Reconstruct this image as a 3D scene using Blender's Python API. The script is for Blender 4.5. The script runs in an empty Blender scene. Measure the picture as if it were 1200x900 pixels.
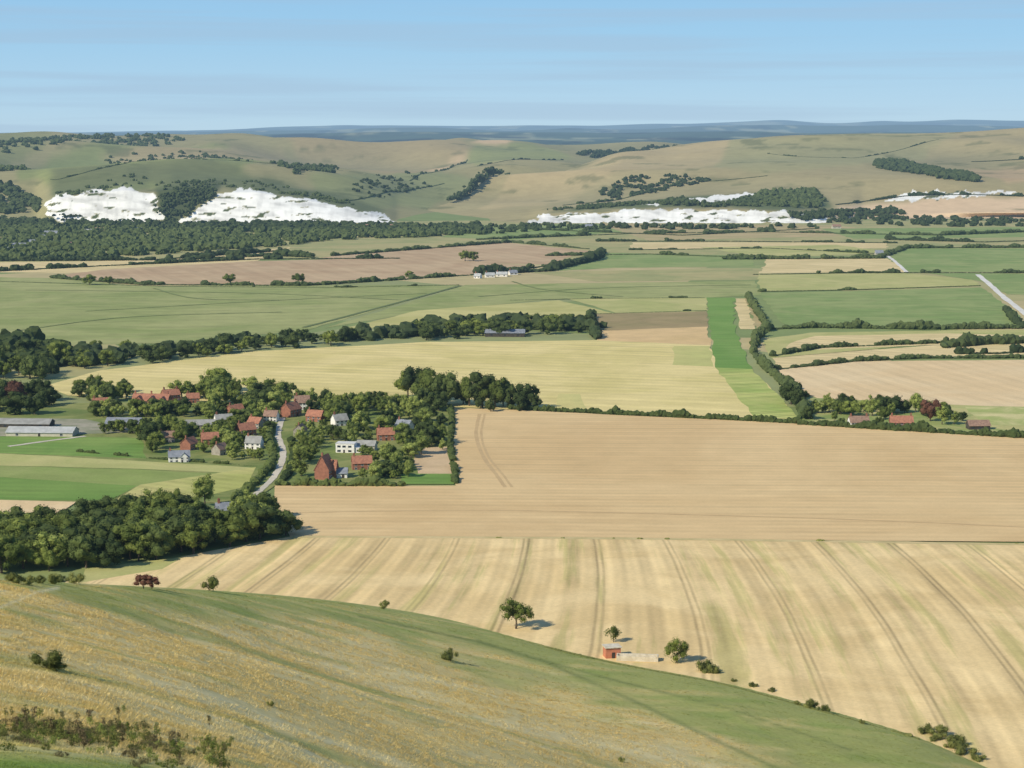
import bpy, math, random
import numpy as np
from mathutils import Vector
random.seed(7); rng=np.random.default_rng(11)
C=bpy.context.scene.collection
CF=2239.0; CH=150.0; PITCH=math.atan(290/CF)
sp,cp=math.sin(PITCH),math.cos(PITCH)
SE=math.radians(35); SAZ=math.atan2(-.78,-.62)   # sun elevation / compass azimuth (from +Y towards +X)

# ---------------------------------------------------------------- survey helpers (bearing/declination -> ground)
def ray(x,y):
    u=(np.asarray(x,float)-600)/CF; v=(450-np.asarray(y,float))/CF
    return u, cp+v*sp, -sp+v*cp
def G(x,y,z=0.0):
    a,b,c=ray(x,y); t=(z-CH)/c
    return np.array([a*t,b*t,z+0*t])
def at_dist(x,y,d):
    a,b,c=ray(x,y); n=np.sqrt(a*a+b*b); return a/n*d,b/n*d,CH+c/n*d
def project(X,Y,Z):
    Z=Z-CH; dep=Y*cp-Z*sp; up=Y*sp+Z*cp
    return 600+CF*X/dep, 450-CF*up/dep
def lin(c):
    o=[]
    for v in c[:3]:
        v=v/255.0; o.append(v/12.92 if v<=.04045 else ((v+.055)/1.055)**2.4)
    return tuple(o)
def col(r,g,b): return lin((r,g,b))+(1.0,)

def hash2(i,j,s):
    h=(i*374761393+j*668265263+s*2246822519)&0xffffffff
    h=((h^(h>>13))*1274126177)&0xffffffff
    return ((h^(h>>16))&0xffff)/65535.0
def vnoise(x,y,s=0):
    x=np.asarray(x,float); y=np.asarray(y,float)
    i=np.floor(x).astype(np.int64); j=np.floor(y).astype(np.int64); fx=x-i; fy=y-j
    fx=fx*fx*(3-2*fx); fy=fy*fy*(3-2*fy)
    a=hash2(i,j,s);b=hash2(i+1,j,s);c=hash2(i,j+1,s);d=hash2(i+1,j+1,s)
    return (a*(1-fx)+b*fx)*(1-fy)+(c*(1-fx)+d*fx)*fy-.5
def fbm(x,y,s=0,o=4):
    r=0;a=1
    for k in range(o):
        r=r+a*vnoise(x*2**k,y*2**k,s+k); a*=.5
    return r
def inpoly(x,y,P):
    x=np.asarray(x);y=np.asarray(y); r=np.zeros(x.shape,bool); n=len(P)
    for k in range(n):
        x1,y1=P[k];x2,y2=P[(k+1)%n]
        c=((y1>y)!=(y2>y))
        xi=(x2-x1)*(y-y1)/((y2-y1) if y2!=y1 else 1e-9)+x1
        r=r^(c&(x<xi))
    return r
def gsmooth(v,sig):
    n=int(sig*3)+1; k=np.exp(-.5*(np.arange(-n,n+1)/sig)**2); k/=k.sum()
    return np.convolve(np.pad(v,n,mode='edge'),k,'valid')

# ---------------------------------------------------------------- foreground hill height
E=[(-400,665,290),(-150,672,300),(0,680,320),(90,686,365),(200,691,430),(300,697,500),(380,704,565),(470,716,0),(560,735,0),(640,757,0),(720,776,0),(850,800,0),(970,832,0),(1080,864,0),(1150,897,0),(1300,960,0),(1500,1050,0)]
eaz=[];eT=[];eF=[]
for (x,y,F) in E:
    a,b,c=ray(x,y); n=math.hypot(a,b); T=-c/n
    if F==0: F=CH/T
    eaz.append(math.atan2(a,b)); eT.append(T-1.7/F); eF.append(F)
tnx=[math.atan2(ray(x,800)[0],ray(x,800)[1]) for x in (-400,0,300,600,850,1200,1500)]
tnv=[.31,.312,.345,.42,.52,.64,.7]
azg=np.linspace(-.62,.62,1200)
gT=gsmooth(np.interp(azg,eaz,eT),14); gF=gsmooth(np.interp(azg,eaz,eF),34); gN=gsmooth(np.interp(azg,tnx,tnv),60)
def hill_h(X,Y):
    X=np.asarray(X,float);Y=np.asarray(Y,float)
    d=np.hypot(X,Y)+1e-6; az=np.arctan2(X,Y)
    T=np.interp(az,azg,gT);F=np.interp(az,azg,gF);Tn=np.interp(az,azg,gN)
    s=np.clip((d-40)/(F-40),0,1)
    Td=T+(Tn-T)*(1-s)**1.45
    h=CH-1.7-d*Td
    hF=CH-1.7-F*T
    over=d-F
    hb=hF-over*.12-.5*over*np.clip(over/60,0,1)
    h=np.where(d<F,h,hb)
    h=h+fbm(X/9,Y/9,3,3)*.45*np.clip((F-d)/60,0,1)+fbm(X/60,Y/60,9,2)*2.6*np.clip((F-d)/150,0,1)*np.clip((d-60)/100,0,1)
    return np.maximum(h,-6)
def survey(x,y):
    """point of the real ground seen along this bearing"""
    a,b,c=ray(x,y)
    t=np.arange(20,CH/-c,.5); X=a*t;Y=b*t;Z=CH+c*t
    hit=np.nonzero(Z<=hill_h(X,Y))[0]
    if len(hit): k=hit[0]; return np.array([X[k],Y[k],float(hill_h(X[k:k+1],Y[k:k+1])[0])])
    return G(x,y)

# ---------------------------------------------------------------- materials
def M(nt,op,a,b,c=None,clamp=False):
    n=nt.nodes.new('ShaderNodeMath'); n.operation=op; n.use_clamp=clamp
    for i,q in enumerate((a,b,c)):
        if q is None: continue
        if isinstance(q,(int,float)): n.inputs[i].default_value=q
        else: nt.links.new(q,n.inputs[i])
    return n.outputs[0]
def MIX(nt,f,a,b):
    n=nt.nodes.new('ShaderNodeMix'); n.data_type='RGBA'
    if isinstance(f,(int,float)): n.inputs[0].default_value=f
    else: nt.links.new(f,n.inputs[0])
    for i,q in ((6,a),(7,b)):
        if isinstance(q,tuple): n.inputs[i].default_value=q
        else: nt.links.new(q,n.inputs[i])
    return n.outputs[2]
def newmat(name,rough=.9,spec=.15,trans=0):
    m=bpy.data.materials.new(name); m.use_nodes=True; nt=m.node_tree; nt.nodes.clear()
    out=nt.nodes.new('ShaderNodeOutputMaterial'); b=nt.nodes.new('ShaderNodeBsdfPrincipled')
    b.inputs['Roughness'].default_value=rough; b.inputs['Specular IOR Level'].default_value=spec
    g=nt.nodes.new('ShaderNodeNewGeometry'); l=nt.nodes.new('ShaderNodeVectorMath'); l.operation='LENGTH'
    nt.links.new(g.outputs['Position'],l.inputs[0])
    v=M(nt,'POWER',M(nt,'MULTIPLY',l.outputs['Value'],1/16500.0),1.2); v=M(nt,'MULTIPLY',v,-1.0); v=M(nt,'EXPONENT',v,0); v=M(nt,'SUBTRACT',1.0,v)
    em=nt.nodes.new('ShaderNodeEmission'); nt.links.new(MIX(nt,M(nt,'POWER',v,2.0),(.19,.305,.44,1),(.31,.48,.66,1)),em.inputs[0])  # aerial haze painted on surfaces: blue glow growing with distance from the origin
    surf=b.outputs[0]
    if trans:
        tr=nt.nodes.new('ShaderNodeBsdfTranslucent'); tr.name='tr'; m2=nt.nodes.new('ShaderNodeMixShader'); m2.inputs[0].default_value=trans
        nt.links.new(b.outputs[0],m2.inputs[1]); nt.links.new(tr.outputs[0],m2.inputs[2]); surf=m2.outputs[0]
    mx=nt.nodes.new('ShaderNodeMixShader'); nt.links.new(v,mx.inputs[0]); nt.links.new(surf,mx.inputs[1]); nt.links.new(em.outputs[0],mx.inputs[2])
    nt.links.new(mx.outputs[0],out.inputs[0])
    return m,nt,b,g.outputs['Position']
def N(nt,vec,scale,detail=3,rough=.55,dist=0):
    n=nt.nodes.new('ShaderNodeTexNoise'); n.inputs['Scale'].default_value=scale; n.inputs['Detail'].default_value=detail
    n.inputs['Roughness'].default_value=rough; n.inputs['Distortion'].default_value=dist
    if vec is not None: nt.links.new(vec,n.inputs['Vector'])
    return n.outputs['Fac']
def SC(nt,c,v):
    n=nt.nodes.new('ShaderNodeVectorMath'); n.operation='SCALE'
    if isinstance(c,tuple): n.inputs[0].default_value=c[:3]
    else: nt.links.new(c,n.inputs[0])
    if isinstance(v,(int,float)): n.inputs[3].default_value=v
    else: nt.links.new(v,n.inputs[3])
    return n.outputs[0]
def STEP(nt,v,lo,hi):
    n=nt.nodes.new('ShaderNodeMapRange'); n.interpolation_type='SMOOTHSTEP'
    nt.links.new(v,n.inputs[0]); n.inputs[1].default_value=lo; n.inputs[2].default_value=hi
    return n.outputs[0]
def BUMP(nt,b,h,s,dist):
    n=nt.nodes.new('ShaderNodeBump'); n.inputs['Strength'].default_value=s; n.inputs['Distance'].default_value=dist
    nt.links.new(h,n.inputs['Height']); nt.links.new(n.outputs[0],b.inputs['Normal'])
def DOT(nt,P,v):
    n=nt.nodes.new('ShaderNodeVectorMath'); n.operation='DOT_PRODUCT'; nt.links.new(P,n.inputs[0]); n.inputs[1].default_value=v
    return n.outputs['Value']
def MAPV(nt,P,rot,scale):
    mp=nt.nodes.new('ShaderNodeMapping'); mp.inputs['Rotation'].default_value=(0,0,math.radians(rot)); mp.inputs['Scale'].default_value=scale; nt.links.new(P,mp.inputs[0]); return mp.outputs[0]
_fc={}
def field_mat(c1,c2,stripe=None,tram=None,mid=.25,fine=.2,big=.012,curve=False,tint=None,warpamp=4.0):
    key=(c1,c2,stripe,tram,mid,fine,big,curve)
    if key in _fc: return _fc[key]
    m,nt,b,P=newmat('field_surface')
    nb=N(nt,P,big,5,.65,.8); base=MIX(nt,STEP(nt,nb,.36,.64),col(*c1),col(*c2))
    val=M(nt,'MULTIPLY_ADD',N(nt,P,.05,5,.62),2*mid,1-mid)
    val=M(nt,'ADD',val,M(nt,'MULTIPLY_ADD',N(nt,P,.9,3,.7),2*fine,-fine))
    warp=M(nt,'MULTIPLY_ADD',N(nt,P,.008,2),warpamp,-warpamp/2)
    def coord(ang):
        a=math.radians(ang); u=DOT(nt,P,(math.cos(a),math.sin(a),0))
        if curve:
            sx=nt.nodes.new('ShaderNodeSeparateXYZ'); nt.links.new(P,sx.inputs[0])
            # sowing lines bend where the field narrows, and bow gently along their length
            k=M(nt,'MULTIPLY_ADD',sx.outputs[0],-1/150.0,.45,True)
            u=M(nt,'ADD',u,M(nt,'MULTIPLY',M(nt,'MULTIPLY_ADD',sx.outputs[1],-.2,130.0),k))
            dy=M(nt,'ADD',sx.outputs[1],-640.0); u=M(nt,'MULTIPLY_ADD',M(nt,'MULTIPLY',dy,dy),.00028,u)
        return M(nt,'ADD',u,warp)
    if tint:
        tc,per=tint; cv=nt.nodes.new('ShaderNodeCombineXYZ'); nt.links.new(M(nt,'MULTIPLY',coord(1),1/per),cv.inputs[0])
        sx=nt.nodes.new('ShaderNodeSeparateXYZ'); nt.links.new(P,sx.inputs[0]); nt.links.new(M(nt,'MULTIPLY',sx.outputs[1],.006),cv.inputs[1])
        base=MIX(nt,M(nt,'MULTIPLY',STEP(nt,N(nt,cv.outputs[0],1.0,4,.65),.51,.65),.52),base,col(*tc))
    for kind,par in (('s',stripe),('t',tram)):
        if not par: continue
        ang,per,st=par; u=coord(ang)
        if kind=='s':
            w=M(nt,'SINE',M(nt,'MULTIPLY',u,2*math.pi/per),0)
            w2=M(nt,'SINE',M(nt,'MULTIPLY',u,2*math.pi/(per*.37)),0)
            w3=M(nt,'SINE',M(nt,'MULTIPLY',u,2*math.pi/(per*2.3)),0)
            amp=M(nt,'MULTIPLY_ADD',STEP(nt,N(nt,P,.02,3),.3,.65),1.4,.25)
            w=M(nt,'ADD',M(nt,'ADD',w,M(nt,'MULTIPLY',w2,.5)),M(nt,'MULTIPLY',w3,.7))
            val=M(nt,'MULTIPLY_ADD',M(nt,'MULTIPLY',w,amp),st,val)
        else:
            f=M(nt,'FRACT',M(nt,'DIVIDE',u,per),0)
            d=M(nt,'ABSOLUTE',M(nt,'SUBTRACT',f,.5),0)
            d=M(nt,'ABSOLUTE',M(nt,'SUBTRACT',d,1.0/per),0)
            n=nt.nodes.new('ShaderNodeMapRange'); nt.links.new(d,n.inputs[0]); n.inputs[1].default_value=.15/per; n.inputs[2].default_value=.7/per; n.inputs[3].default_value=1; n.inputs[4].default_value=0
            val=M(nt,'MULTIPLY_ADD',M(nt,'MULTIPLY',n.outputs[0],N(nt,P,.05,2)),-st*2,val)
    nt.links.new(SC(nt,base,val),b.inputs['Base Color'])
    BUMP(nt,b,N(nt,P,1.3,3,.7),.35,.25)
    _fc[key]=m; return m
def simple_mat(name,c,c2=None,scale=.6,amt=.25,rough=.85,spec=.2,brick=False):
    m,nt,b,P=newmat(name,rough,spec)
    c2=c2 or tuple(int(v*.8) for v in c)
    base=MIX(nt,STEP(nt,N(nt,P,scale,4,.6),.35,.65),col(*c),col(*c2))
    v=M(nt,'MULTIPLY_ADD',N(nt,P,scale*6,3,.7),2*amt,1-amt)
    if brick:
        u=DOT(nt,P,(0,0,1)); w=M(nt,'SINE',M(nt,'MULTIPLY',u,2*math.pi/.35),0); v=M(nt,'MULTIPLY_ADD',w,.06,v)
    nt.links.new(SC(nt,base,v),b.inputs['Base Color']); return m
def leaf_mat(name,c1,c2,var=.5,scale=.25):
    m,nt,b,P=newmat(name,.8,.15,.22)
    oi=nt.nodes.new('ShaderNodeObjectInfo')
    f=M(nt,'MULTIPLY_ADD',oi.outputs['Random'],.7,M(nt,'MULTIPLY_ADD',N(nt,P,scale,3,.6),1.2,-.45),True)
    base=MIX(nt,f,col(*c1),col(*c2))
    v=M(nt,'MULTIPLY_ADD',N(nt,P,scale*5,3,.7),2*var,1-var)
    v=M(nt,'MULTIPLY',v,M(nt,'MULTIPLY_ADD',oi.outputs['Random'],.45,.82))
    c=SC(nt,base,v); nt.links.new(c,b.inputs['Base Color']); nt.links.new(c,nt.nodes['tr'].inputs[0]); return m
def vcol_mat(name,mid=.3,ms=.01,fine=.3,fs=.08,bump=0,bs=1,bd=.1,stretch=None,trans=0):
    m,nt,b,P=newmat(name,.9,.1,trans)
    at=nt.nodes.new('ShaderNodeAttribute'); at.attribute_name='Col'
    v=M(nt,'MULTIPLY_ADD',N(nt,P,ms,5,.6),2*mid,1-mid)
    Q=MAPV(nt,P,stretch[0],(stretch[1],1,1)) if stretch else P
    v=M(nt,'ADD',v,M(nt,'MULTIPLY_ADD',N(nt,Q,fs,5,.75),2*fine,-fine))
    v=M(nt,'MAXIMUM',v,.05)
    c=SC(nt,at.outputs['Color'],v); nt.links.new(c,b.inputs['Base Color'])
    if trans: nt.links.new(c,nt.nodes['tr'].inputs[0])
    if bump: BUMP(nt,b,N(nt,Q,bs,5,.75),bump,bd)
    return m

# ---------------------------------------------------------------- mesh helpers
def fmesh(name,V,F,mat=None,colr=None,smooth=False):
    V=np.asarray(V,np.float32); F=np.asarray(F,np.int32); n,k=F.shape
    me=bpy.data.meshes.new(name); me.vertices.add(len(V)); me.vertices.foreach_set('co',V.ravel())
    me.loops.add(n*k); me.loops.foreach_set('vertex_index',F.ravel()); me.polygons.add(n)
    me.polygons.foreach_set('loop_start',np.arange(0,n*k,k,dtype=np.int32))
    me.polygons.foreach_set('use_smooth',np.full(n,smooth))
    me.update(calc_edges=True); me.validate()
    if colr is not None:
        a=me.color_attributes.new('Col','FLOAT_COLOR','POINT'); cc=np.ones((len(V),4),np.float32); cc[:,:3]=colr; a.data.foreach_set('color',cc.ravel())
    if mat: me.materials.append(mat)
    return me
def obj(name,me,parent=None,**kw):
    o=bpy.data.objects.new(name,me); C.objects.link(o)
    if parent: o.parent=parent
    for k,v in kw.items(): o[k]=v
    return o
def pmesh(name,V,F,mat):
    me=bpy.data.meshes.new(name); me.from_pydata([tuple(float(q) for q in v) for v in V],[],F); me.update()
    if mat: me.materials.append(mat)
    return me
def grid_faces(nr,nc):
    i=np.arange(nr-1)[:,None]*nc+np.arange(nc-1)[None,:]; i=i.ravel()
    return np.stack([i,i+1,i+nc+1,i+nc],1)
import bmesh
def ico(sub):
    bm=bmesh.new(); bmesh.ops.create_icosphere(bm,subdivisions=sub,radius=1); V=np.array([v.co[:] for v in bm.verts]); F=np.array([[v.index for v in f.verts] for f in bm.faces]); bm.free(); return V,F
ICO1=ico(1);ICO2=ico(2)
def blobs(cen,rad,base=ICO2,jit=.28):
    """many lumpy leaf masses in one array"""
    V,F=base; n=len(cen); cen=np.asarray(cen,float); rad=np.asarray(rad,float)
    a=rng.uniform(0,6.28,n); ca,sa=np.cos(a)[:,None],np.sin(a)[:,None]
    vv=np.repeat(V[None],n,0); x=vv[...,0]*ca-vv[...,1]*sa; y=vv[...,0]*sa+vv[...,1]*ca
    vv=np.stack([x,y,vv[...,2]],2)*(1+rng.uniform(-jit,jit,(n,len(V),1)))
    vv=vv*rad[:,None,:]+cen[:,None,:]
    ff=F[None]+(np.arange(n)*len(V))[:,None,None]
    return vv.reshape(-1,3),ff.reshape(-1,3)

# ================================================================ GROUND
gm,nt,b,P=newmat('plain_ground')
vo=nt.nodes.new('ShaderNodeTexVoronoi'); vo.inputs['Scale'].default_value=.0035; vo.inputs['Randomness'].default_value=.9
nt.links.new(MAPV(nt,P,17,(.8,.75,1)),vo.inputs['Vector'])
sx=nt.nodes.new('ShaderNodeSeparateColor'); nt.links.new(vo.outputs['Color'],sx.inputs[0])
rp=nt.nodes.new('ShaderNodeValToRGB'); rp.color_ramp.interpolation='CONSTANT'
cs=[(0,(144,148,98)),(.2,(128,140,84)),(.4,(184,168,120)),(.55,(138,146,90)),(.7,(168,160,108)),(.85,(122,134,80))]
el=rp.color_ramp.elements; el[0].position=0; el[0].color=col(*cs[0][1]); el[1].position=.2; el[1].color=col(*cs[1][1])
for p_,c_ in cs[2:]:
    e=el.new(p_); e.color=col(*c_)
nt.links.new(sx.outputs[0],rp.inputs[0])
v=M(nt,'MULTIPLY_ADD',N(nt,P,.02,5,.65),.7,.65)
nt.links.new(SC(nt,rp.outputs[0],v),b.inputs['Base Color'])
me=pmesh('ground',[(-20000,-400,0),(20000,-400,0),(20000,30000,0),(-20000,30000,0)],[(0,1,2,3)],gm)
obj('ground',me,kind='structure')

fi=[0]
def wpoly(pts,jit=True,step=18):
    w=[G(x,y)[:2] for x,y in pts]; out=[]
    for k in range(len(w)):
        a=w[k];b_=w[(k+1)%len(w)]; L=np.linalg.norm(b_-a); n=max(1,int(L/step)); 
        nr=np.array([-(b_-a)[1],(b_-a)[0]])/(L+1e-6)
        d=np.linalg.norm(a)
        for i in range(n):
            p=a+(b_-a)*i/n
            if jit and i>0: p=p+nr*random.uniform(-1,1)*d*.0011
            out.append(p)
    return out
def field(pts,mat,name='field'):
    fi[0]+=1; z=.01+.008*fi[0]
    w=wpoly(pts); me=pmesh(name,[(p[0],p[1],z) for p in w],[tuple(range(len(w)))],mat)
    me.update(); 
    if me.polygons[0].normal.z<0: me.flip_normals()
    return obj(name,me,kind='structure')
FM=field_mat
marsh=FM((138,146,84),(160,160,102),stripe=(100,28,.03),mid=.28,big=.006)
marsh2=FM((152,152,98),(174,162,110),mid=.22,big=.01)
brown=FM((180,151,115),(192,165,127),mid=.14,stripe=(20,20,.03))
green=FM((126,144,80),(146,155,94),mid=.22,stripe=(95,16,.04))
bgreen=FM((108,138,62),(128,149,74),mid=.18,stripe=(85,9,.05))
sgreen=FM((110,142,64),(124,150,74),mid=.16,stripe=(92,7,.05))
pgreen=FM((166,166,100),(186,178,116),mid=.2)
tan=FM((218,195,142),(204,183,130),mid=.15,stripe=(60,14,.05))
dtan=FM((186,164,118),(168,154,106),mid=.15)
pink=FM((216,187,140),(221,195,150),mid=.12,stripe=(12,12,.03))
yellow=FM((221,201,137),(205,188,121),mid=.16,stripe=(75,14,.04),tram=(75,26,.10))
bigbrown=FM((216,186,135),(205,173,122),mid=.14,fine=.12,big=.005,stripe=(88,7,.035),tram=(90.5,30,.06))
stubble=FM((228,200,145),(212,183,128),mid=.15,fine=.2,stripe=(1,8.6,.068),tram=(1,28,.27),curve=True,big=.02,tint=((168,163,92),9),warpamp=3.0)
# --- distant ground
field([(-200,262),(700,258),(1400,258),(1400,300),(600,300),(-200,310)],marsh2)
field([(540,264),(700,262),(760,270),(600,281),(520,278)],green)
field([(700,262),(980,264),(1060,275),(760,282)],dtan)
field([(960,268),(1400,264),(1400,276),(1000,280)],green)
field([(740,284),(1040,284),(1040,291),(740,292)],tan)
field([(820,290),(980,287),(1050,296),(900,302)],pgreen)
field([(900,303),(1040,303),(1065,319),(890,320)],tan)
field([(1060,291),(1400,290),(1400,318),(1065,319),(1040,301)],green)
field([(700,296),(880,300),(885,312),(720,314),(640,318)],green)
field([(620,319),(880,314),(895,328),(700,330)],marsh2)
field([(370,303),(420,296),(590,284),(690,294),(640,310),(440,306)],brown)
field([(-200,318),(-200,310),(180,305),(340,290),(300,306),(100,320)],tan)
field([(120,316),(300,306),(480,302),(600,310),(640,312),(590,320),(380,334),(170,333),(60,324)],brown)
field([(-200,322),(60,326),(170,335),(540,334),(360,387),(200,402),(0,407),(-300,410)],marsh)
field([(546,334),(885,329),(892,346),(830,349),(662,350),(500,364),(380,385)],marsh)
field([(665,350),(828,349),(830,364),(740,372)],pgreen)
field([(400,386),(490,364),(655,352),(740,372),(690,382),(550,380)],FM((194,184,120),(174,168,102),mid=.22))
field([(888,322),(1060,320),(1140,328),(1150,335),(890,342)],pgreen)
field([(1085,320),(1400,322),(1400,350),(1180,345),(1150,330)],green)
field([(890,344),(1150,337),(1192,366),(1200,382),(920,383)],green)
field([(692,368),(828,365),(830,383),(700,388)],FM((160,140,98),(146,132,88)))
field([(700,388),(830,383),(833,406),(700,400)],FM((212,180,128),(202,172,118)))
field([(860,350),(874,350),(886,386),(868,386)],tan)
field([(874,350),(884,350),(896,392),(886,386)],dtan)
field([(892,398),(950,390),(1220,386),(1400,388),(1400,402),(1120,400),(905,420)],pgreen)
field([(925,403),(955,394),(1110,391),(1230,394),(1230,400),(1000,408),(920,412)],tan)
field([(905,420),(1120,403),(1250,402),(1250,414),(1050,420),(910,432)],tan)
field([(900,434),(1000,424),(1400,420),(1400,480),(1150,478),(960,468)],pink)
field([(940,466),(1150,476),(1400,482),(1400,514),(1200,512),(940,494)],FM((134,148,82),(184,174,114),big=.03))
field([(1130,476),(1260,478),(1260,500),(1150,498)],FM((208,194,138),(160,166,96),big=.03))
field([(55,452),(120,434),(200,424),(300,412),(500,401),(700,399),(833,405),(838,430),(880,432),(936,492),(650,482),(450,474),(330,474),(80,464)],yellow)
field([(790,406),(832,406),(836,430),(788,428)],FM((184,180,110),(196,186,118)))
field([(828,349),(860,349),(862,388),(882,434),(838,431)],sgreen)
field([(838,431),(882,433),(938,492),(884,489)],FM((150,164,84),(182,182,106),stripe=(112,6,.10)))
field([(655,462),(680,462),(690,482),(650,482)],FM((190,182,116),(204,190,122)))
# --- village ground
field([(-300,474),(330,472),(530,474),(528,568),(325,568),(290,590),(-300,590)],FM((108,122,62),(142,142,84),big=.04))
field([(-100,512),(60,512),(165,514),(172,538),(60,534),(-100,528)],bgreen)
field([(-100,528),(60,535),(300,549),(292,556),(160,550),(-100,544)],pgreen)
field([(-100,544),(160,551),(292,557),(285,564),(170,572),(-100,553)],FM((132,146,76),(148,154,90)))
field([(-100,554),(160,570),(130,587),(-100,587)],bgreen)
field([(164,569),(300,548),(292,570),(200,592),(134,587)],FM((192,180,116),(168,168,94),stripe=(60,8,.05)))
field([(-100,584),(90,589),(70,602),(-100,604)],pink)
field([(484,526),(524,524),(530,560),(490,560)],FM((204,176,136),(184,158,118)))
field([(470,556),(530,556),(532,568),(470,568)],bgreen)
field([(0,490),(100,492),(130,498),(270,500),(270,505),(0,512)],FM((164,156,134),(132,134,104),big=.05),'farm_yard_ground')
# --- large fields
field([(528,478),(640,483),(940,497),(1400,524),(1400,640),(1200,636),(340,630),(322,600),(322,570),(534,570)],bigbrown)
field([(60,690),(95,676),(200,656),(345,629),(700,631),(1400,641),(1400,1000),(700,830),(60,720)],stubble)
field([(95,684),(100,668),(215,654),(190,668)],pgreen)
ztop=.01+.008*fi[0]

def ribbon(pts,w,mat,name,z=None):
    z=ztop+.02+.004*random.random() if z is None else z
    p=[survey(x,y) for x,y in pts]; q=[]
    for k in range(len(p)-1):
        p0=p[max(k-1,0)];p3=p[min(k+2,len(p)-1)]
        for i in range(10):
            t=i/10; q.append(.5*((2*p[k])+(p[k+1]-p0)*t+(2*p0-5*p[k]+4*p[k+1]-p3)*t*t+(3*p[k]-p0-3*p[k+1]+p3)*t**3))
    q.append(p[-1]); V=[]
    for k in range(len(q)):
        t=q[min(k+1,len(q)-1)]-q[max(k-1,0)]; n=np.array([-t[1],t[0],0]); n/=np.linalg.norm(n)+1e-9
        for s in (-1,1):
            r=q[k]+n*s*w/2*random.uniform(.8,1.2); r[2]=z; V.append(r)
    F=[(2*k,2*k+1,2*k+3,2*k+2) for k in range(len(q)-1)]
    me=pmesh(name,V,F,mat)
    if me.polygons[0].normal.z<0: me.flip_normals()
    return obj(name,me,kind='structure')
roadm=simple_mat('pale_lane_surface',(208,196,174),(192,182,160),.1,.1)
chalkroad=simple_mat('white_road_surface',(226,220,206),(210,204,190),.05,.05)
ribbon([(331,490),(326,510),(332,530),(326,552),(308,573),(284,590)],3.0,roadm,'village_lane')
ribbon([(1146,322),(1160,334),(1178,350),(1215,378)],6,chalkroad,'road')
ribbon([(1036,298),(1048,306),(1062,319)],4.5,chalkroad,'road')
ribbon([(10,524),(60,517),(100,512)],3,roadm,'farm_track')
ribbon([(345,630),(700,632),(1000,636),(1300,641)],3.5,simple_mat('dry_field_margin',(206,184,132),(188,170,116),.1,.15),'field_margin')
trk=simple_mat('pale_wheel_track',(190,160,114),(198,168,120),.1,.08)
ribbon([(562,486),(558,510),(566,535),(582,558),(592,572)],1.8,trk,'wheel_track')
ribbon([(568,486),(564,510),(572,535),(590,558),(600,572)],1.2,trk,'wheel_track')
ribbon([(340,602),(560,599),(800,604),(1050,612),(1300,624)],1.6,trk,'wheel_track')
dit=simple_mat('reedy_ditch_turf',(112,124,72),(122,130,76),.05,.15)
ribbon([(356,384),(440,362),(540,335)],4,simple_mat('reedy_ditch',(104,116,68),(112,120,72),.05,.15),'marsh_ditch')
for q_ in ([(30,340),(300,344),(470,352)],[(100,365),(330,352),(500,344)],[(560,348),(700,338),(880,334)],[(20,388),(150,372),(330,366)],[(180,338),(230,350),(330,352)],[(600,330),(640,340),(730,348)]):
    ribbon(q_,2.4,dit,'marsh_ditch')

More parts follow.
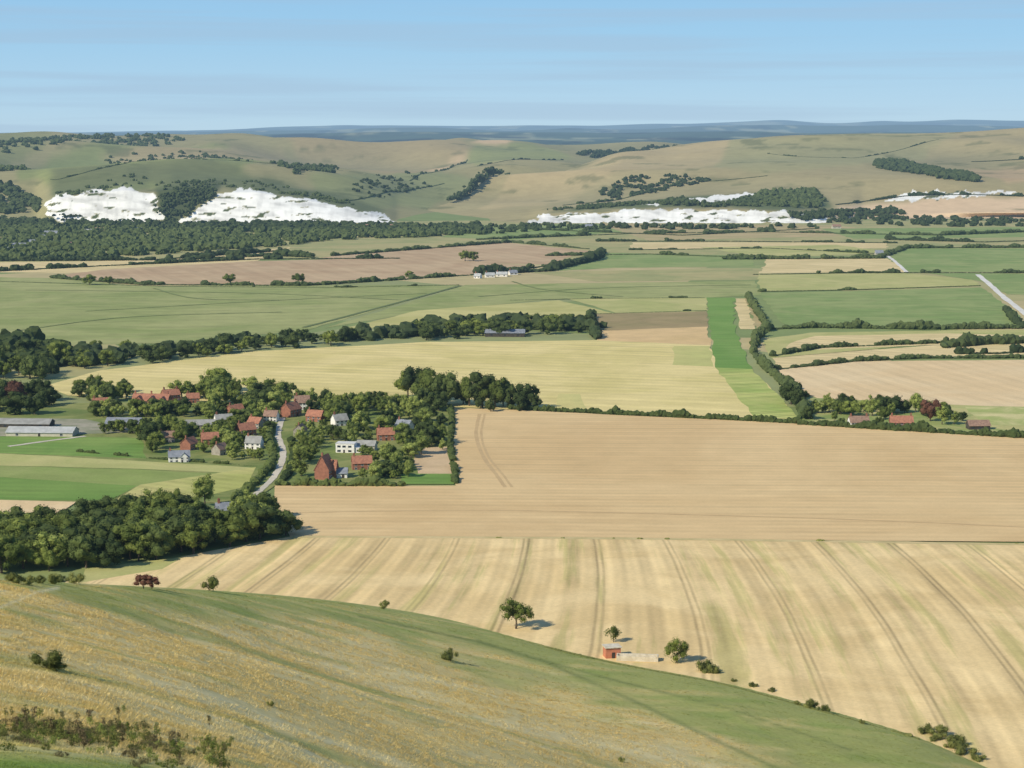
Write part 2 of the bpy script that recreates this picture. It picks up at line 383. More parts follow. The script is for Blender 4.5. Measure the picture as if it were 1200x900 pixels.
# ================================================================ DISTANT HILLS
def blur(c,n):
    for _ in range(n):
        c=(c+np.roll(c,1,0)+np.roll(c,-1,0)+np.roll(c,1,1)+np.roll(c,-1,1))/5
    return c
class Hill:
    def __init__(s,rows,nseg,x0,x1,nc,amp,wl,seed):
        s.nseg=nseg;s.x0=x0;s.x1=x1;s.nc=nc;s.amp=amp;s.wl=wl;s.seed=seed
        s.gx=np.arange(x0-5,x1+6,1.0); s.rows=[]
        for k,(yy,dd) in enumerate(rows):
            y=np.interp(s.gx,[a for a,_ in yy],[b for _,b in yy])
            y=gsmooth(y,16 if k>=3 else 3)
            if dd is None: d=np.hypot(*G(s.gx,y)[:2])
            else: d=gsmooth(np.interp(s.gx,[a for a,_ in dd],[b for _,b in dd]),20 if k>=3 else 3)
            s.rows.append((y,d))
    def yd(s,px):
        return np.array([np.interp(px,s.gx,y) for y,d in s.rows]),np.array([np.interp(px,s.gx,d) for y,d in s.rows])
    def disp(s,X,Y,Z):
        big=s.amp<0; A_=abs(s.amp)
        d=np.hypot(X,Y)
        w=np.clip(Z/40,0,1) if big else np.clip((d-3560)/600,0,1)*np.clip((Z+5)/40,0,1)
        wx=X+160*vnoise(X/500,Y/500,4); wy=Y+160*vnoise(X/500,Y/500,5)
        q=vnoise(wx/(s.wl*1.2),wy/(s.wl*2.2),s.seed+20); r=1-2*np.sqrt(q*q+.003)   # rounded spurs with dry valleys between
        return Z+w*(A_*.6*fbm(X/s.wl,Y/s.wl,s.seed,2)+A_*1.0*(r-.5))
    def build(s,name,mat,paint,basecol):
        px=np.linspace(s.x0,s.x1,s.nc); Y,D=s.yd(px); ys=[];ds=[]
        for k,n in enumerate(s.nseg):
            t=np.linspace(0,1,n,endpoint=(k==len(s.nseg)-1))[:,None]
            ys.append(Y[k]*(1-t)+Y[k+1]*t); ds.append(D[k]*(1-t)+D[k+1]*t)
        ys=np.concatenate(ys);ds=np.concatenate(ds); PX=np.repeat(px[None],len(ys),0)
        X,Yw,Z=at_dist(PX,ys,ds)
        Z0=Z; Z=s.disp(X,Yw,Z)
        c=np.empty(PX.shape+(3,)); c[:]=lin(basecol)
        jx=PX+fbm(X/60,Yw/90,5,3)*9; jy=ys+fbm(X/60,Yw/90,6,3)*3
        for poly,cc in paint:
            if cc!='chalk':
                m_=inpoly(jx,jy,poly); c[m_]=lin(cc)
        if s.amp>0:
            c=blur(c,7)
            # relief shading put into the turf colour: hollows darker and greener, spurs lighter
            h=np.clip((Z-Z0)/s.amp,-.8,.8)[...,None]
            c=c*(1+.26*h*np.array([1.2,.8,.6]))
            sc=fbm(X/80,Yw/80,57,4); m2=np.clip((sc-.28)*6,0,1)[...,None]; c=c*(1-m2*.55)+np.array(lin((96,102,64)))*m2*.55
        else:
            sc=fbm(X/420,Yw/1500,57,4); m2=np.clip((sc-.22)*9,0,1)[...,None]; c=c*(1-m2)+np.array(lin((150,150,112)))*m2
            sd_=fbm(X/300,Yw/900,59,4); m3=np.clip((sd_-.1)*6,0,1)[...,None]; c=c*(1-m3*.75)
        for poly,cc in paint:
            if cc=='chalk':
                m_=inpoly(PX+fbm(PX/10,ys/6,5,4)*6,ys+fbm(PX/9,ys/6,8,4)*4.5,poly)
                gul=fbm(PX/3.6,ys/10,61,3); tone=fbm(PX/22-ys/10,ys/6,63,3)
                cw=np.stack([.88+0*PX,.85+0*PX,.76+0*PX],2)*(1+.25*np.clip(gul,-.6,.05)+.6*np.clip(tone,-.6,.03))[...,None]
                veg=fbm(PX/12+ys/8,ys/3.8,71,4)
                cw[veg>.36]=lin((86,94,60)); cw[(veg>.31)&(veg<=.36)]=lin((170,164,132))
                c[m_]=cw[m_]
        V=np.stack([X,Yw,Z],2).reshape(-1,3)
        me=fmesh(name,V,grid_faces(len(ys),s.nc),mat,c.reshape(-1,3),True)
        return obj(name,me,kind='structure')
    def pos(s,x,y):
        Y,D=s.yd(np.array([float(x)])); Y=Y[:-1,0];D=D[:-1,0]
        o=np.argsort(Y); d=np.interp(y,Y[o],D[o]); X,Yw,Z=at_dist(x,y,d)
        return np.array([float(X),float(Yw),float(s.disp(np.array([X]),np.array([Yw]),np.array([Z]))[0])])
hm=vcol_mat('downland_turf',.2,.004,.26,.03)
A=Hill([
 ([(-300,263),(470,263),(520,256),(900,250)],None),
 ([(-300,261),(470,261),(520,253),(900,249)],None),
 ([(-300,240),(0,248),(45,247),(56,239),(66,234),(100,228),(150,223),(176,226),(200,222),(240,224),(262,225),(300,225),(350,233),(420,246),(465,258),(480,256),(520,247),(900,246)],[(-300,3600),(40,3600),(56,3490),(460,3460),(480,3560),(520,3900),(900,4000)]),
 ([(-300,208),(0,208),(100,207),(200,206),(300,207),(400,210),(480,216),(560,216),(900,218)],[(-300,4300),(400,4300),(520,4800),(900,5000)]),
 ([(-300,186),(0,184),(200,184),(400,188),(520,192),(600,190),(660,188),(900,192)],[(-300,5300),(900,5600)]),
 ([(-300,172),(0,168),(60,165),(130,162),(200,162),(240,165),(330,168),(430,170),(520,169),(600,170),(660,172),(700,174),(760,171),(800,170),(900,172)],[(-300,6300),(900,6500)]),
 ([(-300,180),(900,190)],[(-300,7600),(900,7600)])],
 [3,26,34,30,26,6],-300,900,900,66,430,3)
A.build('hills',hm,[
 ([(20,225),(20,205),(60,190),(180,175),(330,180),(340,195),(250,222)],(132,138,86)),
 ([(-300,200),(-300,170),(60,166),(60,182),(0,200)],(130,132,86)),
 ([(120,190),(180,182),(330,176),(350,186),(250,194),(180,200)],(164,150,108)),
 ([(330,168),(540,172),(560,185),(470,215),(420,200),(350,180)],(160,145,104)),
 ([(545,190),(560,175),(620,172),(670,186),(600,200),(560,206)],(140,143,92)),
 ([(550,176),(560,168),(600,168),(596,176)],(204,176,134)),
 ([(470,212),(500,200),(540,185),(552,186),(520,204),(490,216)],(186,162,122)),
 ([(360,215),(500,208),(560,220),(500,245),(400,240)],(140,142,94)),
 ([(60,232),(62,214),(250,208),(400,226),(470,250),(430,250),(350,232),(250,221),(150,219)],(112,117,76)),
 ([(192,262),(180,222),(262,218),(240,240),(210,262)],(80,88,56)),
 ([(56,252),(52,238),(66,231),(100,226),(150,221),(178,227),(186,240),(192,258),(150,262),(80,262)],'chalk'),
 ([(205,262),(232,246),(258,226),(290,223),(340,230),(410,243),(440,249),(468,259),(466,264),(205,264)],'chalk'),
],(150,143,100))
B=Hill([
 ([(470,254),(620,263),(970,263),(1010,257),(1500,256)],None),
 ([(470,253),(620,261.5),(970,261.5),(1010,255),(1500,254)],None),
 ([(470,252),(600,257),(620,258),(640,252),(700,249),(760,246),(850,246),(920,248),(966,258),(1000,252),(1500,249)],[(470,3800),(620,3420),(965,3420),(1010,3680),(1500,3680)]),
 ([(470,251),(520,247),(560,240),(600,234),(700,223),(760,220),(800,216),(900,212),(1000,214),(1200,220),(1500,220)],[(470,3815),(520,3850),(560,3880),(600,3900),(700,4000),(800,4050),(1500,4150)]),
 ([(470,250.5),(520,242),(560,231),(600,219),(700,204),(800,190),(900,182),(1000,182),(1200,188),(1500,186)],[(470,3830),(520,3900),(560,4050),(600,4200),(700,4500),(800,4700),(1500,4900)]),
 ([(470,250),(500,244),(520,238),(560,222),(600,207),(640,197),(700,188),(760,179),(820,169),(870,161),(920,156),(960,155),(1010,157),(1080,162),(1140,164),(1200,160),(1500,157)],[(470,3850),(520,3960),(560,4200),(600,4500),(700,5000),(800,5400),(900,5700),(1500,5800)]),
 ([(470,256),(600,235),(800,195),(1500,178)],[(470,4100),(600,5000),(900,6700),(1500,7000)])],
 [3,22,34,30,30,6],470,1500,800,54,430,8)
B.build('hills',hm,[
 ([(830,200),(860,163),(1000,156),(1120,165),(1060,190),(900,205)],(158,151,106)),
 ([(560,245),(600,212),(700,190),(860,166),(840,190),(700,215),(640,235)],(178,160,116)),
 ([(1000,190),(1100,180),(1300,190),(1300,235),(1130,230),(1030,200)],(152,142,102)),
 ([(1130,200),(1300,192),(1300,222),(1180,225)],(174,152,114)),
 ([(980,258),(980,243),(1130,237),(1500,236),(1500,258)],(212,184,146)),
 ([(640,250),(720,235),(800,222),(960,222),(975,245),(930,248),(850,243),(760,243)],(100,108,68)),
 ([(616,262),(640,252),(700,249),(760,246),(850,245.5),(920,247.5),(968,257),(968,262)],'chalk'),
 ([(802,236),(806,228),(850,221),(884,219),(872,228),(850,238)],'chalk'),
 ([(752,240),(758,235),(782,234),(782,240)],'chalk'),
 ([(1036,237),(1060,231),(1110,231),(1200,233),(1130,237),(1050,239)],'chalk'),
],(164,151,108))
wm=vcol_mat('distant_weald',.7,.0011,.5,.005)
Cc=Hill([([(-500,176),(1700,176)],[(-500,8500),(1700,8500)]),
 ([(-500,160),(0,162),(200,161),(330,158),(500,157),(700,159),(900,155),(1200,154),(1700,154)],[(-500,14000),(1700,14000)]),
 ([(-500,166),(1700,162)],[(-500,16500),(1700,16500)]),
 ([(-500,156),(0,158),(200,156),(330,154),(500,151),(600,153),(700,152),(820,149),(1000,147),(1200,149),(1700,148)],[(-500,19500),(1700,19500)]),
 ([(-500,160),(1700,156)],[(-500,21500),(1700,21500)]),
 ([(-500,158),(0,157),(100,156),(180,154),(260,153),(330,149),(400,147),(500,148),(560,149),(600,147),(700,148),(760,144),(820,144),(900,141),(960,143),(1050,143),(1120,141),(1200,142),(1700,143)],[(-500,26500),(1700,26500)]),
 ([(-500,175),(1700,175)],[(-500,29000),(1700,29000)])],[16,6,20,6,20,5],-500,1700,1000,-34,900,15)
Cc.build('distant_hills',wm,[],(74,90,70))

# ================================================================ FOREGROUND HILL
azs=np.linspace(math.radians(-34),math.radians(34),620); dsr=np.concatenate([np.linspace(3,60,30,endpoint=False),np.geomspace(60,760,420)])
AZ,DD=np.meshgrid(azs,dsr); X=DD*np.sin(AZ);Y=DD*np.cos(AZ);Z=hill_h(X,Y)
def turf_col(X,Y,Z):
    px,py=project(X,Y,Z); px=px+fbm(X/14,Y/14,40,3)*40; py=py+fbm(X/22,Y/22,44,4)*38
    gold=np.array(lin((222,197,130))); pale=np.array(lin((236,218,164))); olive=np.array(lin((168,168,96))); grn=np.array(lin((138,156,74))); br=np.array(lin((200,173,108)))
    c=np.empty(X.shape+(3,)); c[:]=olive
    gx=[-200,0,60,130,300,450,560,640,700,800,880,1000]; gy=[678,680,688,706,724,744,768,794,818,856,888,970]
    k=np.clip((py-np.interp(px,gx,gy))/40+.5,0,1); k=(k*k*(3-2*k))[...,None]
    c=c*(1-k)+gold*k
    # wind-swept patches run diagonally down the slope
    U=X*.82+Y*.57; W=-X*.57+Y*.82
    k2=(np.clip(fbm(U/30,W/9,50,4)*2.4,0,1)*k[...,0])[...,None]; c=c*(1-k2*.6)+pale*k2*.6
    k3=np.clip(fbm(U/22,W/13,55,4)*2.6-.25,0,1)[...,None]; c=c*(1-k3*.75)+olive*k3*.75
    k4=np.clip(fbm(U/6,W/4,58,3)*2-.2,0,1)[...,None]*k; c=c*(1-k4*.35)+br*k4*.35
    k6=np.clip(fbm(U/30,W/9,66,4)*2.4-.2,0,1)[...,None]*(1-k); c=c*(1-k6*.5)+gold*k6*.5
    k7=np.clip(fbm(U/16,W/10,68,4)*2.2-.1,0,1)[...,None]*(1-k); c=c*(1-k7*.5)+grn*k7*.5
    kg=np.clip((py-np.interp(px,[-200,0,150,260,330],[862,870,888,910,970]))/20,0,1)[...,None]; c=c*(1-kg)+np.array(lin((134,154,70)))*kg
    px,py=project(X,Y,Z)
    for (ax,ay,wd) in (([560,640,740,840,920],[752,776,820,868,905],2.4),([420,560,700,860,1000],[722,752,792,832,880],1.4),([0,20,45,70],[712,704,694,688],2.2)):
        w=np.exp(-((py-np.interp(px,ax,ay))/wd)**2)*((px>ax[0])&(px<ax[-1])); w=w[...,None]
        cc=np.array(lin((128,136,76))) if ax[0]>100 else np.array(lin((230,216,170)))
        c=c*(1-w*.7)+cc*w*.7
    return c
tm=vcol_mat('rough_hill_turf',.16,.05,.34,1.1,.6,1.6,.35,(25,.6))
me=fmesh('grass_hillside',np.stack([X,Y,Z],2).reshape(-1,3),grid_faces(len(dsr),len(azs)),tm,turf_col(X,Y,Z).reshape(-1,3),True)
obj('grass_hillside',me,kind='structure')
# standing dry grass in tufts, leaning with the wind
n=100000; az=rng.uniform(math.radians(-16),math.radians(15),n); F_=np.interp(az,azg,gF)
d=46+(np.minimum(F_,560)-46)*rng.uniform(0,1,n)**1.15
x=d*np.sin(az);y=d*np.cos(az)
keep=fbm(x/4,y/4,77,3)>-.3; x=x[keep];y=y[keep];d=d[keep]; n=len(x)
K=7
x=np.repeat(x,K)+rng.normal(0,.26,n*K);y=np.repeat(y,K)+rng.normal(0,.26,n*K);tb=np.repeat(rng.uniform(.94,1.08,n),K);d=np.repeat(d,K)
z=hill_h(x,y); cc=turf_col(x,y,z)
strawy=np.clip((cc[:,0]-cc[:,1]*.98)/.16,0.3,1)
hgt=rng.uniform(.1,.28,n*K)*(1+.9*fbm(x/6,y/6,80,2))*strawy; wdt=np.maximum(.015,d*.00021)
th=rng.normal(.5,.5,n*K); ln=hgt*rng.uniform(.4,1.3,n*K); lx=ln*.85; ly=-ln*.2+rng.normal(0,.15,n*K)*hgt
v0=np.stack([x-np.cos(th)*wdt,y-np.sin(th)*wdt,z-.03],1);v1=np.stack([x+np.cos(th)*wdt,y+np.sin(th)*wdt,z-.03],1)
v2=np.stack([x+lx,y+ly,z+hgt],1)
VV=np.stack([v0,v1,v2],1).reshape(-1,3); cc=np.minimum(cc*(tb*rng.uniform(.97,1.16,n*K))[:,None],.9); cc=np.repeat(cc,3,0)
me=fmesh('dry_grass',VV,np.arange(n*K*3).reshape(-1,3),vcol_mat('dry_grass_blades',.12,.06,.08,1.1,trans=.25),cc)
obj('dry_grass',me,kind='stuff')

# ================================================================ TREES
M_leafA=leaf_mat('oak_foliage',(84,98,44),(120,128,60))
M_leafB=leaf_mat('ash_foliage',(106,122,56),(146,152,80))
M_leafD=leaf_mat('dark_foliage',(60,75,40),(92,102,52))
M_leafR=leaf_mat('copper_foliage',(92,62,48),(112,78,60))
M_leafS=leaf_mat('scrub_foliage',(98,106,54),(128,128,70))
M_leafT=leaf_mat('thistle_foliage',(124,108,80),(104,106,62),.5,2.0)
M_bark=simple_mat('bark',(104,92,76),(80,70,56),1.5,.2)
M_far=leaf_mat('distant_foliage',(60,75,46),(88,98,56),.38,.03)
def crown_mesh(name,seed,rx,rz,zc,nl,k,leaf,mat,core=.84,lr=(.34,.52),taper=0):
    r=np.random.default_rng(seed); cen=[];rad=[]
    for i in range(nl):
        v=r.normal(size=3); v/=np.linalg.norm(v); q=r.uniform(.4,.9)
        p=np.array([v[0]*rx*q,v[1]*rx*q,v[2]*rz*q]); 
        if taper: p[:2]*=1-taper*max(0,p[2]/rz)
        p[2]+=zc; cen.append(p); rr=r.uniform(*lr)*min(rx,rz); rad.append(rr)
    cen=np.array(cen);rad=np.array(rad)
    L=np.repeat(np.arange(nl),k); n=len(L); dv=r.normal(size=(n,3)); dv[:,2]=dv[:,2]*.9+.15; dv/=np.linalg.norm(dv,axis=1)[:,None]
    p=cen[L]+dv*rad[L][:,None]*r.uniform(.8,1.26,(n,1))
    p[:,2]=np.maximum(p[:,2],.03)
    nn=dv+r.normal(0,.55,(n,3)); nn/=np.linalg.norm(nn,axis=1)[:,None]
    t=np.cross(nn,r.normal(size=(n,3))); t/=np.linalg.norm(t,axis=1)[:,None]+1e-9; bt=np.cross(nn,t)
    s=leaf*r.uniform(.5,1.35,(n,1)); s2=s*r.uniform(.5,.9,(n,1))
    V=np.stack([p-t*s,p-bt*s2,p+t*s,p+bt*s2],1).reshape(-1,3)
    F1=np.arange(n*4).reshape(-1,4); F=np.concatenate([F1[:,[0,1,2]],F1[:,[0,2,3]]])
    if core:
        bv,bf=ICO2; vs=[V]; fs=[F]; off=len(V)
        for c_,q in zip(cen,rad):
            vv=bv*(1+r.uniform(-.2,.2,(len(bv),1)))*q*core+c_; vs.append(vv); fs.append(bf+off); off+=len(vv)
        V=np.concatenate(vs);F=np.concatenate(fs)
    return fmesh(name,V,F,mat)
def trunk_mesh(name,seed,h,r0,limbs=5,spread=.3):
    r=np.random.default_rng(seed); V=[];F=[]
    def tube(p0,p1,a,b,seg=3,bend=.03):
        p0=np.array(p0,float);p1=np.array(p1,float); base=len(V); ax=p1-p0; ax/=np.linalg.norm(ax)
        u=np.cross(ax,[.3,.9,.1]);u/=np.linalg.norm(u);w=np.cross(ax,u)
        for i in range(seg+1):
            t=i/seg;c=p0+(p1-p0)*t+(r.normal(0,bend,3)*h if 0<i<seg else 0);q=a*(1-t)+b*t
            for k in range(7):
                an=k*2*math.pi/7; V.append(c+q*(math.cos(an)*u+math.sin(an)*w))
        for i in range(seg):
            for k in range(7):
                F.append((base+i*7+k,base+i*7+(k+1)%7,base+(i+1)*7+(k+1)%7,base+(i+1)*7+k))
    tube((0,0,-.02),(r.normal(0,.01),r.normal(0,.01),h),r0,r0*.5,4,.012)
    for i in range(limbs):
        an=i*6.28/limbs+r.uniform(-.4,.4); z0=h*r.uniform(.5,.95)
        tube((0,0,z0),(math.cos(an)*spread,math.sin(an)*spread,z0+r.uniform(.15,.35)),r0*.42,r0*.1,3)
    return pmesh(name,V,F,M_bark)
KIND={}
def mkkind(key,n,label,group,fn,tr):
    KIND[key]=dict(v=[(fn(i),tr(i)) for i in range(n)],label=label,group=group)
BG='broadleaf trees around the village and fields'
mkkind('oak',4,'broad rounded oak tree with dense dark green crown',BG,
   lambda i:crown_mesh('crown',10+i,.48,.40,.54,26,100,.021,M_leafA,.8,(.2,.44)),lambda i:trunk_mesh('trunk',i,.45,.032))
mkkind('ash',3,'tall ash tree with lighter green open crown',BG,
   lambda i:crown_mesh('crown',30+i,.36,.44,.54,24,95,.020,M_leafB,.7,(.2,.44)),lambda i:trunk_mesh('trunk',10+i,.5,.026))
mkkind('dark',4,'dense dark green tree in a thick stand',BG,
   lambda i:crown_mesh('crown',50+i,.46,.46,.5,26,95,.021,M_leafD,.8,(.2,.42)),lambda i:trunk_mesh('trunk',20+i,.4,.03))
mkkind('copper',2,'copper beech tree with dark reddish brown crown','copper beech trees',
   lambda i:crown_mesh('crown',60+i,.42,.40,.57,20,110,.023,M_leafR,.8,(.24,.46)),lambda i:trunk_mesh('trunk',25+i,.4,.03))
mkkind('fir',2,'narrow dark conifer tree rising above the wood','conifer trees',
   lambda i:crown_mesh('crown',70+i,.20,.46,.52,16,90,.024,M_leafD,.8,(.55,.8),.75),lambda i:trunk_mesh('trunk',30+i,.5,.02,3,.08))
mkkind('thorn',3,'hawthorn tree with bushy green crown on short trunk','hawthorn trees and bushes on the hill foot',
   lambda i:crown_mesh('crown',80+i,.50,.40,.56,18,170,.020,M_leafA,.62,(.22,.45)),lambda i:trunk_mesh('trunk',40+i,.4,.035,5,.3))
mkkind('bush',3,'low rounded scrub bush growing on the grassy slope','scrub bushes on the slope',
   lambda i:crown_mesh('crown',90+i,.75,.42,.42,14,170,.030,M_leafS,.66,(.4,.7)),lambda i:trunk_mesh('trunk',50+i,.3,.04,5,.35))
mkkind('bramble',5,'tangled bramble and thistle clump in rough grass','bramble clumps in the rough grass',
   lambda i:crown_mesh('crown',120+i,1.2,.42,.32,22,100,.03,(M_leafT,M_leafS,M_leafB,M_leafA,M_leafT)[i],.3,(.2,.8)),lambda i:trunk_mesh('trunk',60+i,.6,.015,9,.6))
mkkind('weed',3,'tall upright dry thistle weed in rough grass','tall weeds in the rough grass',
   lambda i:crown_mesh('crown',140+i,.16,.46,.52,12,26,.032,(M_leafT,M_leafS,M_leafB)[i],0,(.3,.9)),lambda i:trunk_mesh('trunk',70+i,.8,.012,6,.16))
mkkind('sparse',1,'small young tree with light green leafy crown','hawthorn trees and bushes on the hill foot',
   lambda i:crown_mesh('crown',95+i,.40,.36,.62,14,120,.026,M_leafA,.3,(.25,.5)),lambda i:trunk_mesh('trunk',55+i,.6,.025,8,.32))
NM={'oak':'oak_tree','ash':'ash_tree','dark':'woodland_tree','copper':'copper_beech_tree','fir':'conifer_tree','thorn':'hawthorn_tree','bush':'scrub_bush','sparse':'young_tree','bramble':'bramble_clump','weed':'thistle_plant'}
# village cottages (bearing, declination, size...) are listed first so gardens stay clear of trees
EXTRA=[(118,479,20,'t'),(276,486,40,'t'),(370,494,-20,'t'),(474,506,-30,'s'),(258,533,60,'b'),(424,550,10,'t'),(196,518,10,'b'),(226,472,15,'t'),(300,474,-25,'b'),(452,516,10,'t'),(398,499,30,'w'),(246,521,15,'t'),(352,510,80,'b'),(298,526,-10,'w')]
HP=[G(q[0],q[1])[:2] for q in EXTRA]+[G(*q)[:2] for q in ((178,478),(200,470),(236,502),(262,497),(288,511),(300,502),(341,488),(354,480),(318,494),(222,527),(210,541),(381,561),(398,560),(268,606),(407,530),(1006,501),(1056,501))]
tcount=[0]
def tree(key,p,h,label=None,wide=1.0):
    k=KIND[key]; cm,tmm=random.choice(k['v']); tcount[0]+=1
    e=obj(NM[key],None); e.location=tuple(float(q) for q in p); e.empty_display_size=1
    e.rotation_euler=(0,0,random.uniform(0,6.28)); w=wide*random.uniform(.88,1.12); e.scale=(h*w,h*w*random.uniform(.9,1.1),h)
    e['label']=label or k['label']; e['category']='bush' if key in('bush','bramble') else ('weed' if key=='weed' else 'tree'); e['group']=k['group']
    obj('stem' if key=='weed' else 'trunk',tmm,e); obj('foliage' if key=='weed' else 'crown',cm,e); return e
def scatter(poly,n,hr,kinds,mind=5,wide=1.0):
    got=[];t=0
    W=[G(*p)[:2] for p in poly]; wx=[w[0] for w in W];wy=[w[1] for w in W]
    while len(got)<n and t<n*60:
        t+=1; q=np.array([random.uniform(min(wx),max(wx)),random.uniform(min(wy),max(wy))])
        if not inpoly(q[0:1],q[1:2],W)[0]: continue
        if any((q[0]-g[0])**2+(q[1]-g[1])**2<mind*mind for g in got): continue
        if any(abs(q[0]-g[0])<7 and -21<q[1]-g[1]<5 for g in HP): continue
        got.append(q); z=max(0,float(hill_h(q[0:1],q[1:2])[0]))
        tree(random.choice(kinds),(q[0],q[1],z),random.uniform(*hr),wide=wide*random.uniform(.85,1.15))
# lower wood
scatter([(-60,672),(-60,636),(60,624),(170,612),(318,606),(336,628),(280,640),(195,655),(95,672)],110,(9,14.5),['oak','dark','dark','oak','ash'],4.9,1.2)
for x,y,h in ((188,606,12),(205,600,10),(240,594,14),(225,602,8),(172,610,10)): tree('ash' if h>11 else 'oak',G(x,y),h)
# village
scatter([(85,462),(150,456),(148,470),(90,478)],14,(8,12),['oak','ash','dark'],5,1.1)
scatter([(212,462),(262,456),(340,464),(335,482),(262,482),(214,476)],30,(8,14),['oak','dark','ash','ash'],5.5,1.15)
scatter([(345,476),(470,474),(520,500),(522,530),(480,540),(440,525),(425,508),(350,500)],78,(5,12),['oak','dark','ash','ash'],5,1.1)
scatter([(342,500),(388,500),(388,520),(362,545),(358,562),(342,560)],22,(4,9),['oak','thorn','ash','ash'],4,1.1)
scatter([(425,530),(482,530),(482,562),(404,564)],30,(4,8),['oak','ash','dark','ash'],4.4,1.1)
scatter([(90,480),(150,486),(230,484),(300,484),(326,490),(300,497),(210,490),(110,490)],42,(5,10),['oak','dark','ash','ash'],5,1.15)
scatter([(110,504),(200,504),(320,500),(318,514),(240,514),(120,510)],32,(4,8),['thorn','ash','oak','dark'],4.8,1.15)
scatter([(385,506),(430,508),(445,520),(390,520)],12,(4,8),['thorn','ash','dark'],4.5,1.1)
for x,y,h in ((488,470,21),(505,474,22),(522,476,21),(478,466,17),(550,476,19),(565,478,21),(580,478,20),(600,479,14),(617,479,15),(628,480,9),(543,474,12),(590,476,16),(514,482,12),(496,480,13),(575,483,8),(610,482,9)): tree('oak' if h>16 and h!=21 else 'dark',G(x,y),h,'large spreading oak tree standing at the edge of a pale field',.97)
scatter([(166,514),(195,504),(222,512),(205,526),(180,534)],15,(7,12),['oak','ash','dark'],5,1.1)
scatter([(236,512),(272,512),(308,522),(306,540),(240,540)],30,(4,9),['oak','ash','thorn','ash'],4.8,1.1)
scatter([(-60,462),(30,462),(62,474),(60,486),(-60,488)],20,(10,14),['copper','dark','dark'],8,1.15)
scatter([(-60,428),(30,420),(70,426),(60,445),(-60,452)],20,(12,17),['dark','oak','fir'],10,1.1)
scatter([(70,420),(160,424),(300,402),(420,396),(420,404),(300,411),(170,428),(80,436)],34,(7,13),['dark','oak','dark'],10,1.3)
scatter([(480,392),(600,384),(690,384),(695,391),(600,394),(490,400)],28,(7,14),['dark','oak','dark'],12,1.4)
scatter([(955,478),(1140,484),(1140,492),(960,488)],12,(7,11),['dark','oak','ash'],7,1.2)
for x,y,h in ((927,474,14),(938,478,11),(948,492,8),(985,486,9),(1022,488,12),(1036,482,9),(1073,484,12),(1090,494,12),(1104,498,11),(1118,498,8),(1030,500,6),(970,474,7),(1128,494,6),(955,480,6),(1036,492,8),(1030,480,9),(1084,488,9),(978,494,6),(965,484,5),(1096,488,8),(932,466,10),(924,462,8),(986,500,5),(1080,502,5),(1110,490,8),(1012,484,8),(996,484,7),(1060,484,8)): tree('copper' if (h==12 and x>1085) else random.choice(['oak','ash','dark','dark']),G(x,y),h)
for x,y,h in ((148,412,9),(112,410,8),(270,332,11),(350,332,12),(105,334,11),(128,333,9),(480,326,8),(545,306,14),(555,306,12)): tree('oak',G(x,y),h,None,1.3)
# hill foot
tree('thorn',survey(605,738),10,'hawthorn tree with bushy green crown beside stubble field')
tree('sparse',survey(719,754),5.6)
tree('thorn',survey(793,778),8.6); tree('bush',survey(826,788),4.6); tree('bush',survey(838,790),3.2)
tree('bush',survey(245,692),4,'dark round bush at the edge of the stubble',.85); tree('bush',survey(450,714),3,None,.9); tree('bush',survey(528,775),3.4,None,.8)
tree('copper',survey(168,690),3.2,'low reddish brown bush at the corner of stubble',1.5); tree('copper',survey(178,690),2.8,'low reddish brown bush at the corner of stubble',1.5)
tree('bush',survey(54,784),2.1,'windblown dark hawthorn bush alone on dry grass'); tree('bush',survey(64,786),1.2,None,1.2)
for x,y,h in ((20,684,2.2),(35,686,1.8),(75,682,3),(60,684,2.4),(88,684,2.6),(48,684,1.6)): tree('bush',survey(x,y),h)
for x,y,h in ((882,806,2),(905,812,1.6),(950,830,3),(965,834,2.4),(1085,860,3.2),(1102,866,3.6),(1122,874,4),(1132,884,3.6),(1112,878,2.4),(1010,848,1.4),(1145,892,2.6),(316,828,.8),(728,893,1.2),(860,800,1.6),(1094,870,2),(935,826,1.4)): tree('bush',survey(x,y),h)
# nearest thistle and bramble clumps
for i in range(130):
    x=random.uniform(-15,262); y=np.interp(x,[0,130,260],[858,868,888])+random.gauss(0,9)
    tree('bramble',survey(x,y),random.uniform(.2,.75))
for i in range(90):
    x=random.uniform(-15,275); y=np.interp(x,[0,130,260],[852,864,886])+random.gauss(2,10)
    tree('weed',survey(x,y),random.uniform(.6,1.35))

